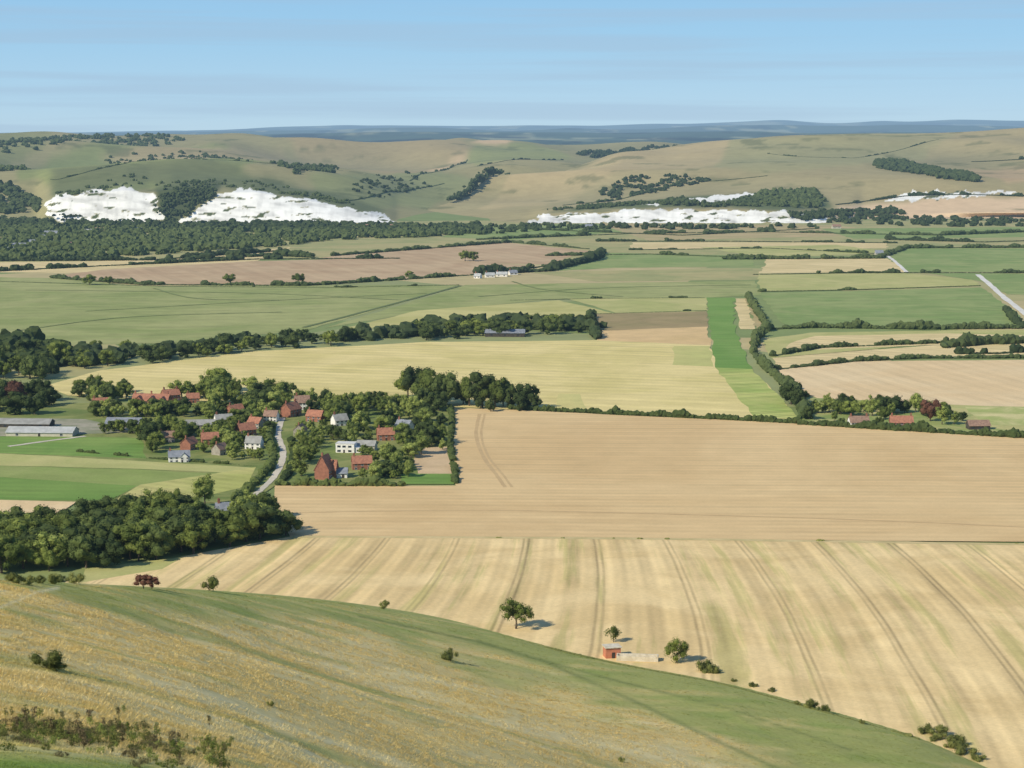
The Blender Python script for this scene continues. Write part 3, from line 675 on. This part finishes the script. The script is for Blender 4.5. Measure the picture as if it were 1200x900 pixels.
# ---------------------------------------------------------------- woods as masses
def wood(poly,sp_,hr,mat=M_far,hill=None,name='woodland',n=None):
    if hill is None:
        W=[G(*p)[:2] for p in poly]; wx=[w[0] for w in W];wy=[w[1] for w in W]
        area=(max(wx)-min(wx))*(max(wy)-min(wy)); k=int(area/(sp_*sp_))
        x=rng.uniform(min(wx),max(wx),k);y=rng.uniform(min(wy),max(wy),k); m_=inpoly(x,y,W)&(fbm(x/70,y/70,91,3)>-.45)
        c=np.stack([x[m_],y[m_],0*x[m_]],1)
    else:
        xs=[p[0] for p in poly];ys=[p[1] for p in poly]; c=[]
        while len(c)<n:
            x=random.uniform(min(xs),max(xs));y=random.uniform(min(ys),max(ys))
            if inpoly(np.array([x]),np.array([y]),poly)[0]: c.append(hill.pos(x,y))
        c=np.array(c)
    if len(c)==0: return
    # every tree of the mass is a main head with two smaller ones
    c=np.concatenate([c,c+rng.normal(0,5,c.shape)*[1,1,0],c+rng.normal(0,5,c.shape)*[1,1,0]])
    h=rng.uniform(hr[0],hr[1],len(c))*.82; h[len(c)//3:]*=rng.uniform(.5,.85,len(c)-len(c)//3)
    r=np.stack([h*rng.uniform(.4,.75,len(c)),h*rng.uniform(.4,.75,len(c)),h*.5],1)
    c[:,2]+=h*.42
    V,F=blobs(c,r,ICO2,.36); o=obj(name,fmesh(name,V,F,mat),kind='stuff'); return o
def hedge(pts,h,w,mat=M_far,hill=None,gap=0,name='hedgerow',base=ICO2,label='dense dark green hedgerow running along a field edge'):
    p=[hill.pos(x,y) if hill else survey(x,y) for x,y in pts]; c=[];g=[]
    if mat is M_far: h*=.72; w*=.72
    for k in range(len(p)-1):
        L=np.linalg.norm(p[k+1]-p[k]); n=max(2,int(L/(w*.42)))
        for i in range(n):
            q=p[k]+(p[k+1]-p[k])*(i/n)+rng.normal(0,w*.13,3)*np.array([1,1,0])
            if hill is not None:
                q=hill.pos(pts[k][0]+(pts[k+1][0]-pts[k][0])*i/n,pts[k][1]+(pts[k+1][1]-pts[k][1])*i/n)
            c.append(q)
            s_=vnoise(np.array(q[0]/(w*4)),np.array(q[1]/(w*4)),17)+.5; s2=vnoise(np.array(q[0]/(w*1.7)),np.array(q[1]/(w*1.7)),37)+.5
            g.append(.3 if s_<gap*1.6 else .45+1.3*s2*random.uniform(.7,1.2))
    c=np.array(c); g=np.array(g); hh=h*g; r=np.stack([w*.5*rng.uniform(.8,1.3,len(c))*(.6+.4*g),w*.5*rng.uniform(.8,1.3,len(c))*(.6+.4*g),hh*.55],1); c[:,2]+=hh*.45
    V,F=blobs(c,r,base); o=obj(name,fmesh(name,V,F,mat))
    o['label']=label; o['category']='hedge'; o['group']='hedgerows between the fields'; return o
wood([(-200,300),(-200,266),(60,268),(200,270),(430,273),(530,273),(500,278),(380,282),(340,288),(180,299),(60,305),(-200,310)],19,(8,14))
wood([(-200,246),(0,240),(50,246),(60,262),(60,268),(-200,266)],24,(10,15))
wood([(60,268),(90,262),(210,264),(330,263),(470,266),(560,266),(570,274),(400,274),(200,272)],18,(8,14))
wood([(-100,232),(10,228),(50,240),(45,250),(-100,252)],0,(10,16),M_far,A,n=200)
wood([(-200,178),(0,172),(60,168),(150,164),(195,165),(220,170),(180,173),(100,178),(60,187),(0,191),(-200,195)],0,(10,15),M_far,A,n=560)
wood([(-100,215),(0,202),(40,203),(30,212),(-100,222)],0,(10,15),M_far,A,n=110)
wood([(320,205),(350,198),(400,200),(390,212),(340,216)],0,(8,13),M_far,A,n=90)
wood([(188,250),(192,222),(226,216),(258,222),(236,240),(215,256),(196,260)],0,(5,9),M_far,A,n=130)
wood([(66,227),(150,215),(180,218),(260,217),(300,217),(360,226),(440,243),(400,239),(300,223),(150,220),(70,231)],0,(4,8),M_far,A,n=130)
wood([(60,252),(90,252),(110,259),(180,258),(210,262),(80,262)],0,(4,7),M_far,A,n=34)
wood([(110,196),(130,188),(250,186),(330,192),(250,196)],0,(7,10),M_far,A,n=80)
wood([(410,226),(440,214),(480,210),(500,222),(450,234)],0,(5,9),M_far,A,n=60)
wood([(520,232),(560,212),(600,203),(596,208),(560,222),(540,232)],0,(7,11),M_far,B,n=90)
wood([(1025,190),(1050,187),(1100,205),(1140,218),(1144,224),(1110,220),(1060,204),(1030,198)],0,(13,18),M_far,B,n=260)
wood([(880,236),(890,220),(950,220),(968,234),(960,244),(900,243)],0,(9,14),M_far,B,n=170)
wood([(770,240),(800,224),(806,236),(850,240),(880,226),(890,242),(840,243)],0,(8,12),M_far,B,n=120)
wood([(700,220),(740,212),(800,209),(830,210),(790,216),(720,224)],0,(7,11),M_far,B,n=100)
wood([(676,184),(700,178),(760,173),(800,172),(780,178),(700,186)],0,(12,16),M_far,A,n=130)
wood([(920,252),(1050,245),(1060,252),(940,258)],0,(9,13),M_far,B,n=90)
wood([(640,247),(700,240),(760,234),(800,236),(700,245)],0,(5,9),M_far,B,n=100)
wood([(500,268),(640,264),(960,265),(960,268),(640,270),(560,276)],28,(7,11))
wood([(960,252),(1200,258),(1400,258),(1400,266),(1080,266),(960,262)],34,(8,12))
wood([(420,388),(500,384),(620,376),(690,380),(700,388),(600,388),(480,396),(300,404),(420,394)],14,(8,14))
wood([(60,412),(160,416),(300,398),(300,406),(160,426),(70,432)],13,(8,12))
wood([(-200,410),(40,400),(80,414),(60,440),(-200,450)],14,(11,16),M_leafD)
wood([(400,270),(450,266),(560,268),(570,276),(440,278)],22,(9,13))
for pts,h,w,g in [
 ([(0,318),(120,312),(300,304),(470,303)],6,10,.25),([(60,326),(170,334),(360,335),(560,322),(640,312)],5,8,.2),
 ([(0,306),(180,305),(330,294)],7,12,.1),([(390,300),(520,290),(600,284),(690,292)],5,9,.2),([(560,322),(640,318),(700,304),(705,296)],9,13,.1),
 ([(640,300),(760,298),(880,302)],5,9,.3),([(700,283),(860,283),(1050,285)],5,10,.25),([(740,293),(900,291),(1040,298)],4,8,.35),
 ([(560,281),(740,274),(900,272),(1100,276),(1250,270)],6,11,.2),([(600,268),(800,276),(960,268)],6,10,.3),
 ([(850,304),(1030,303),(1062,291),(1250,290)],6,10,.2),([(885,322),(1000,320),(1080,320),(1250,320)],4,7,.3),
 ([(890,342),(1000,340),(1150,335)],4,6,.4),([(900,386),(960,384),(1080,386),(1200,385)],6,8,.08),([(1178,362),(1190,378),(1200,385)],6,7,.1),
 ([(876,348),(888,368),(900,386),(885,400),(882,412),(895,430),(918,450)],6.5,6,.2),([(905,418),(960,408),(1060,404),(1120,402)],4,5,.15),([(905,434),(1000,424),(1080,420),(1200,420)],3.5,5,.15),
 ([(1110,408),(1150,404),(1215,402)],9,10,.1),([(1125,415),(1170,415),(1210,412)],6,8,.1),
 ([(918,450),(935,470),(945,492)],7,7,.1),([(0,330),(200,336),(400,337),(540,334)],2.5,5,.5),
 ([(1040,281),(1150,284),(1250,281)],6,10,.2),([(200,306),(260,302),(330,300),(370,302)],8,14,.15),([(600,352),(700,350),(826,349)],2,4,.5),
 ([(692,372),(694,386),(700,398)],6,8,.1),([(700,368),(828,364)],2,4,.5)]:
    hedge(pts,h,w,M_far,None,g)
for pts,h,w,hl in [([(480,218),(520,206),(548,188)],5,7,A),([(560,208),(600,202),(660,188)],4,7,A),([(660,238),(740,222),(800,212),(900,206)],5,8,B),
  ([(980,240),(1060,234),(1200,236)],7,10,B),([(400,235),(470,228),(520,222)],5,8,A),([(60,222),(180,206),(330,205)],4,7,A),([(900,178),(1000,180),(1100,172)],3,5,B),([(1140,188),(1200,192),(1280,190)],8,12,B)]:
    hedge(pts,h,w,M_far,hl,.38)
near=M_leafD
hedge([(600,480),(700,485),(820,491),(938,497)],2.6,3,near)
hedge([(938,498),(1050,505),(1200,514),(1300,520)],3.8,4,near)
hedge([(330,569),(400,570),(470,570)],3,3.5,near)
hedge([(320,498),(314,515),(321,535),(315,550),(297,570),(274,588)],2.4,2.8,near)
hedge([(341,515),(345,535),(339,556),(326,570)],2.2,2.6,near)
hedge([(528,478),(530,500),(527,520),(532,545),(534,568)],2.0,2.4,near,None,.15)
hedge([(300,547),(200,540),(90,530)],1.2,1.4,near,None,.3)
hedge([(350,630),(500,631),(700,632),(900,634),(1250,639)],.7,1.2,M_leafS,None,.55,'hedgerow',ICO1,'low broken grassy hedge between stubble and bare field')
hedge([(640,759),(720,778),(850,803),(970,836),(1080,868)],.9,1.6,M_leafS,None,.5,'hedgerow',ICO2,'low scrubby hedge along the foot of the hill')

# ================================================================ BUILDINGS
brick=simple_mat('red_brick',(160,108,86),(138,94,76),.8,.15,brick=True)
flint=simple_mat('flint_wall',(164,156,140),(142,134,120),1.2,.2)
white=simple_mat('white_render',(232,228,218),(220,214,202),.4,.05)
cream=simple_mat('cream_boarding',(196,188,168),(184,176,154),.4,.08,brick=True)
tiler=simple_mat('clay_tile_roof',(174,120,94),(148,102,82),.9,.2,brick=True)
tileb=simple_mat('brown_tile_roof',(156,126,106),(132,106,90),.9,.2,brick=True)
slate=simple_mat('slate_roof',(142,145,150),(122,126,132),.6,.15)
sheet=simple_mat('grey_sheet_roof',(160,158,150),(142,140,132),.3,.1,.8,.1)
pale=simple_mat('pale_sheet_roof',(184,184,178),(168,168,162),.3,.06,.8,.1)
wood_=simple_mat('dark_weatherboard',(84,78,70),(68,62,56),.9,.15,brick=True)
glass=simple_mat('window_glass',(58,66,76),(44,50,58),.5,.1,.15,.6)
doorm=simple_mat('painted_door',(70,64,58),(60,54,50),.5,.1,.5)
frm=simple_mat('white_window_frame',(215,212,204),(205,202,194),.5,.05)
def box(x0,x1,y0,y1,z0,z1):
    V=[(x0,y0,z0),(x1,y0,z0),(x1,y1,z0),(x0,y1,z0),(x0,y0,z1),(x1,y0,z1),(x1,y1,z1),(x0,y1,z1)]
    F=[(0,3,2,1),(4,5,6,7),(0,1,5,4),(1,2,6,5),(2,3,7,6),(3,0,4,7)]; return V,F
def join(parts):
    V=[];F=[]
    for v,f in parts:
        o=len(V); V+=v; F+=[tuple(i+o for i in q) for q in f]
    return V,F
def gable_wall(L,W,hw,hr,x0=0,y0=0):
    V=[];
    for sx_ in (-L/2,L/2):
        V+=[(x0+sx_,y0-W/2,-.3),(x0+sx_,y0+W/2,-.3),(x0+sx_,y0+W/2,hw),(x0+sx_,y0,hw+hr),(x0+sx_,y0-W/2,hw)]
    F=[(0,1,2,3,4),(9,8,7,6,5),(0,4,9,5),(1,6,7,2)]+[(4,3,8,9),(3,2,7,8)]; return V,F
def gable_roof(L,W,hw,hr,x0=0,y0=0,t=.28,o=.5):
    k=hr/(W/2); V=[]
    for sx_ in (-L/2-o*.6,L/2+o*.6):
        V+=[(x0+sx_,y0-W/2-o,hw-o*k+.04),(x0+sx_,y0,hw+hr+.04),(x0+sx_,y0+W/2+o,hw-o*k+.04),(x0+sx_,y0+W/2+o,hw-o*k+t),(x0+sx_,y0,hw+hr+t+.06),(x0+sx_,y0-W/2-o,hw-o*k+t)]
    F=[(0,1,4,5),(1,2,3,4),(11,10,7,6),(10,9,8,7),(5,4,10,11),(4,3,9,10),(0,6,7,1),(1,7,8,2),(0,5,11,6),(2,8,9,3)]; return V,F
def rotx(part,x0,y0):
    V,F=part; return [( -(y)+x0, x+y0, z) for x,y,z in V],F
def house(px,py,L,W,hw,hr,rot,wm_,rm,name,label,cat='house',group=None,chim=1,storeys=2,wing=None,nwin=4,door=True,z=0,sc=1.0):
    p=survey(px,py); e=obj(name,None); e.location=(float(p[0]),float(p[1]),float(p[2]+z)); e.rotation_euler=(0,0,math.radians(rot)); e.scale=(sc,sc,sc)
    e['label']=label; e['category']=cat
    if group: e['group']=group
    ws=[gable_wall(L,W,hw,hr)]; rs=[gable_roof(L,W,hw,hr)]
    if wing:
        for (wx,wl,ww) in wing:
            k=hr/(W/2); r2=min(hr*.92,ww/2*k*1.2)
            ws.append(rotx(gable_wall(wl,ww,hw-.05,r2),wx,-W/2-wl/2+2)); rs.append(rotx(gable_roof(wl,ww,hw-.05,r2),wx,-W/2-wl/2+2))
    obj('wall',pmesh('wall',*join(ws),wm_),e); r=obj('roof',pmesh('roof',*join(rs),rm),e)
    for c in range(chim):
        cx=(-L/2+1.2) if c==0 else (L/2-1.2 if c==1 else 0)
        parts=[box(cx-.5,cx+.5,-.4,.4,hw+hr-.8,hw+hr+1.6),box(cx-.58,cx+.58,-.48,.48,hw+hr+1.6,hw+hr+1.8),box(cx-.3,cx-.05,-.12,.12,hw+hr+1.8,hw+hr+2.2),box(cx+.05,cx+.3,-.12,.12,hw+hr+1.8,hw+hr+2.2)]
        obj('chimney',pmesh('chimney',*join(parts),brick),r)
    for s in range(storeys):
        zc=hw/storeys*(s+.55)
        for i in range(nwin):
            x=-L/2+(i+.5)*L/nwin
            if s==0 and door and i==nwin//2: continue
            yy=-W/2
            if wing:
                for (wx,wl,ww) in wing:
                    if abs(x-wx)<ww/2+.6: yy=-W/2-wl+2
            f=obj('window',pmesh('window',*box(x-.65,x+.65,yy-.05,yy+.05,zc-.6,zc+.6),glass),e)
            fr=[box(x-.75,x-.65,yy-.09,yy+.03,zc-.7,zc+.7),box(x+.65,x+.75,yy-.09,yy+.03,zc-.7,zc+.7),box(x-.65,x+.65,yy-.09,yy+.03,zc+.6,zc+.7),box(x-.65,x+.65,yy-.09,yy+.03,zc-.7,zc-.6),box(x-.04,x+.04,yy-.08,yy-.052,zc-.6,zc+.6)]
            obj('frame',pmesh('frame',*join(fr),frm if wm_ is not wood_ else wood_),f)
    if door:
        x=-L/2+(nwin//2+.5)*L/nwin; yy=-W/2
        if wing:
            for (wx,wl,ww) in wing:
                if abs(x-wx)<ww/2+.6: yy=-W/2-wl+2
        obj('door',pmesh('door',*box(x-.55,x+.55,yy-.07,yy+.04,0,2.1),doorm),e)
    return e
H='cottages and houses of the village'; FB='farm barns beside the yard'
house(178,478,24,9,5.6,3.6,-6,brick,tiler,'brick_house','large red brick house with three gables and clay roof',chim=3,wing=[(-7,5,6),(2,5,6),(9,5,5)],nwin=6,group=H,sc=.85)
house(200,470,12,8,5,3.4,30,brick,tiler,'brick_house','red brick house with steep clay tile roof among trees',group=H,chim=2,sc=.8)
house(50,510,34,12,2.2,2.0,-3,cream,pale,'farm_barn','long low farm barn with pale sheet roof','barn',FB,0,1,None,3)
house(30,500,28,10,2.2,1.8,-3,wood_,sheet,'farm_barn','long low farm barn with grey sheet roof','barn',FB,0,1,None,3)
house(146,500,18,10,2.2,2.4,-4,wood_,slate,'farm_barn','wide dark boarded barn with slate grey roof','barn',FB,0,1,None,2)
house(236,502,16,8,2.4,2.0,8,flint,sheet,'farm_barn','flint barn with pale grey sheet roof','barn',FB,0,1,None,2)
house(262,497,12,8,4,3,20,white,sheet,'cottage','white walled cottage with grey roof by the farm',group=H,sc=.75)
house(288,511,11,8,4.6,3.8,35,brick,tiler,'cottage','brick cottage with orange clay tile roof',group=H,sc=.8)
house(300,502,10,7,4.4,3.4,-30,flint,tiler,'cottage','flint cottage with orange clay tile roof',group=H,sc=.75)
house(341,488,12,8,5,3.8,60,brick,tiler,'cottage','tall brick cottage with red roof beside the lane',group=H,chim=2,sc=.85)
house(354,480,9,7,5,3.6,10,white,tileb,'cottage','white cottage with brown tile roof in trees',group=H,sc=.9)
house(318,494,9,7,4.2,3.2,-10,white,tileb,'cottage','white cottage with brown tile roof in trees',group=H,sc=.8)
house(210,541,14,8,4.0,3.4,12,white,slate,'cottage','white walled cottage with blue grey slate roof',group=H,wing=[(3,4,5)],sc=.7)
house(222,527,10,7,4.2,3.2,70,brick,tiler,'cottage','brick cottage with orange clay tile roof',group=H,sc=.8)
house(381,561,10,8,5.6,7.0,75,brick,tiler,'brick_house','tall brick house with very steep red tiled roof',group=H,chim=1,wing=[(2,4,4)],sc=.84)
house(398,560,7,5,2.6,1.8,0,white,slate,'garden_outbuilding','small white outbuilding with grey roof','shed',None,0,1,None,2)
house(430,528,9,6,3,1.8,-10,cream,sheet,'garden_outbuilding','low cream outbuilding with pale roof','shed',None,0,1,None,3)
house(268,606,10,6,3.2,2.6,15,white,slate,'cottage','small white cottage with slate roof amid trees',group=H)
house(1006,501,13,8,4.2,3.4,5,white,tileb,'cottage','white walled cottage with brown roof behind hedge',group=H,chim=2,sc=.78)
house(1056,501,15,8,4.0,3.8,-4,brick,tiler,'cottage','long brick cottage with red tile roof behind hedge',group=H,chim=2,nwin=5,sc=.78)
EXK={'t':(brick,tiler,'brick cottage with orange clay tile roof'),'b':(flint,tileb,'flint cottage with brown tile roof in a garden'),'w':(white,sheet,'small white cottage with pale grey roof'),'s':(cream,slate,'cream cottage with blue grey slate roof')}
for x,y,r,k in EXTRA:
    a,b_,lb=EXK[k]; house(x,y,random.uniform(9,12),7.5,4.4,3.6,r,a,b_,'cottage',lb,group=H,sc=random.uniform(.66,.78),nwin=3)
house(1146,503,11,6,2.4,2.2,4,wood_,tileb,'farm_barn','small dark timber barn behind the hedge','barn',FB,0,1,None,3,False)
house(592,394,30,11,3.0,2.2,-3,wood_,slate,'farm_barn','dark barn sheltered by a tree belt','barn',FB,0,1,None,3,False)
for x,y,L,r in ((574,325,10,10),(588,324,12,-5),(601,322,9,20),(560,326,7,-20)):
    house(x,y,L,6.5,2.6,2.4,r,white,pale if x<590 else slate,'farmhouse','white farmhouse on the open marsh','house','white farm buildings on the marsh',1,1,None,2,False)
for x,y,L,r in ((22,291,20,5),(36,287,16,-20),(10,296,14,10),(60,276,20,0),(108,274,24,5),(118,272,18,-8),(430,268,20,0),(458,268,26,-6),(980,268,14,5),(1030,300,10,0),(690,268,12,0),(160,272,16,12),(78,290,14,20),(48,281,14,-9),(4,284,14,4)):
    house(x,y,L,8,4,3.2,r,random.choice([white,flint,cream]),random.choice([tileb,slate,pale]),'house','small house among distant trees','house','scattered houses on the far plain',0,1,None,2,False)
# modern white flat roofed house
p=G(407,530); e=obj('modern_house',None); e.location=tuple(float(q) for q in p); e.rotation_euler=(0,0,math.radians(-8)); e.scale=(.82,.82,.82); e['label']='white flat roofed modern house with stepped block'; e['category']='house'
obj('wall',pmesh('wall',*join([box(-6,5,-4,4,-.2,5.6),box(5.003,9.5,-3,3.5,-.2,3.2)]),white),e)
r=obj('roof',pmesh('roof',*join([box(-6.2,5.2,-4.2,4.2,5.603,5.85),box(5.21,9.7,-3.2,3.7,3.203,3.4)]),frm),e)
for x,z in ((-4,4),(-1,4),(2.4,4),(-4,1.4),(2.4,1.4),(7.2,1.6)):
    yy=-4 if x<5 else -3
    w=obj('window',pmesh('window',*box(x-1,x+1,yy-.05,yy+.04,z-.6,z+.6),glass),e)
obj('door',pmesh('door',*box(-1.5,-.5,-4.07,-3.96,0,2.1),doorm),e)
# brick hut and concrete tank at the hill foot
p=survey(717,771); e=obj('brick_hut',None); e.location=tuple(float(q) for q in p); e.rotation_euler=(0,0,math.radians(12)); e['label']='small square red brick hut with flat roof beside field'; e['category']='hut'
hb=simple_mat('hut_brick',(196,128,98),(176,112,84),.8,.12,brick=True); conc=simple_mat('weathered_concrete',(214,204,182),(192,180,154),.6,.15)
obj('wall',pmesh('wall',*box(-2.2,2.2,-1.8,1.8,-1,3.4),hb),e); obj('roof',pmesh('roof',*box(-2.5,2.5,-2.1,2.1,3.403,3.7),conc),e)
obj('door',pmesh('door',*box(-.5,.5,-1.86,-1.78,0,2.1),doorm),e)
p=survey(747,775); e=obj('concrete_tank',pmesh('concrete_tank',*join([box(-6,6,-1.5,-1.1,-1,1.9),box(-6,6,1.1,1.5,-1,1.9),box(-6,-5.6,-1.095,1.095,-1,1.9),box(5.6,6,-1.095,1.095,-1,1.9),box(-5.595,5.595,-1.095,1.095,-1,1.2)]),conc)); e.location=tuple(float(q) for q in p); e.rotation_euler=(0,0,math.radians(-6)); e['label']='long low concrete tank beside the brick hut'; e['category']='tank'

# ================================================================ LIGHT / SKY
w=bpy.data.worlds.new('World'); bpy.context.scene.world=w; w.use_nodes=True; nt=w.node_tree; nt.nodes.clear()
o=nt.nodes.new('ShaderNodeOutputWorld'); bg=nt.nodes.new('ShaderNodeBackground'); sk=nt.nodes.new('ShaderNodeTexSky'); sk.sky_type='NISHITA'; sk.sun_disc=False
sk.sun_elevation=SE; sk.sun_rotation=SAZ; sk.altitude=150; sk.air_density=1.0; sk.dust_density=.3; sk.ozone_density=2.0
tc=nt.nodes.new('ShaderNodeTexCoord'); D=tc.outputs['Generated']
sz=nt.nodes.new('ShaderNodeSeparateXYZ'); nt.links.new(D,sz.inputs[0])
rp=nt.nodes.new('ShaderNodeValToRGB'); el=rp.color_ramp.elements
el[0].position=0; el[0].color=col(186,216,235); el[1].position=1; el[1].color=col(48,88,150)
for p_,c_ in ((.02,(174,212,238)),(.05,(156,204,238)),(.09,(142,194,235)),(.35,(84,134,196))):
    e=el.new(p_); e.color=col(*c_)
nt.links.new(sz.outputs[2],rp.inputs[0])
mp=nt.nodes.new('ShaderNodeMapping'); mp.inputs['Scale'].default_value=(2.0,2.0,75); mp.inputs['Rotation'].default_value=(0,.006,0); nt.links.new(D,mp.inputs[0])
cl=M(nt,'MULTIPLY',STEP(nt,N(nt,mp.outputs[0],1.5,5,.5,.2),.42,.64),.5)
c=MIX(nt,cl,rp.outputs[0],col(162,192,220))
c=SC(nt,c,10.0)
c=MIX(nt,.08,c,sk.outputs[0])
bg.inputs[1].default_value=.1; nt.links.new(c,bg.inputs[0]); nt.links.new(bg.outputs[0],o.inputs[0])
sd=bpy.data.lights.new('sun','SUN'); sd.energy=4.7; sd.angle=math.radians(.5); sd.color=(1,.93,.79)
so=bpy.data.objects.new('sun',sd); C.objects.link(so)
S=Vector((math.sin(SAZ)*math.cos(SE),math.cos(SAZ)*math.cos(SE),math.sin(SE))); so.rotation_euler=S.to_track_quat('Z','Y').to_euler(); so.location=(0,0,500)
cam=bpy.data.cameras.new('camera'); co=bpy.data.objects.new('camera',cam); C.objects.link(co); co.location=(0,0,CH); co.rotation_euler=(math.pi/2-PITCH,0,0)
cam.sensor_width=36; cam.lens=CF/1200*36; cam.clip_start=.5; cam.clip_end=60000
bpy.context.scene.camera=co
bpy.context.scene.view_settings.view_transform='Standard'
print('trees',tcount[0])
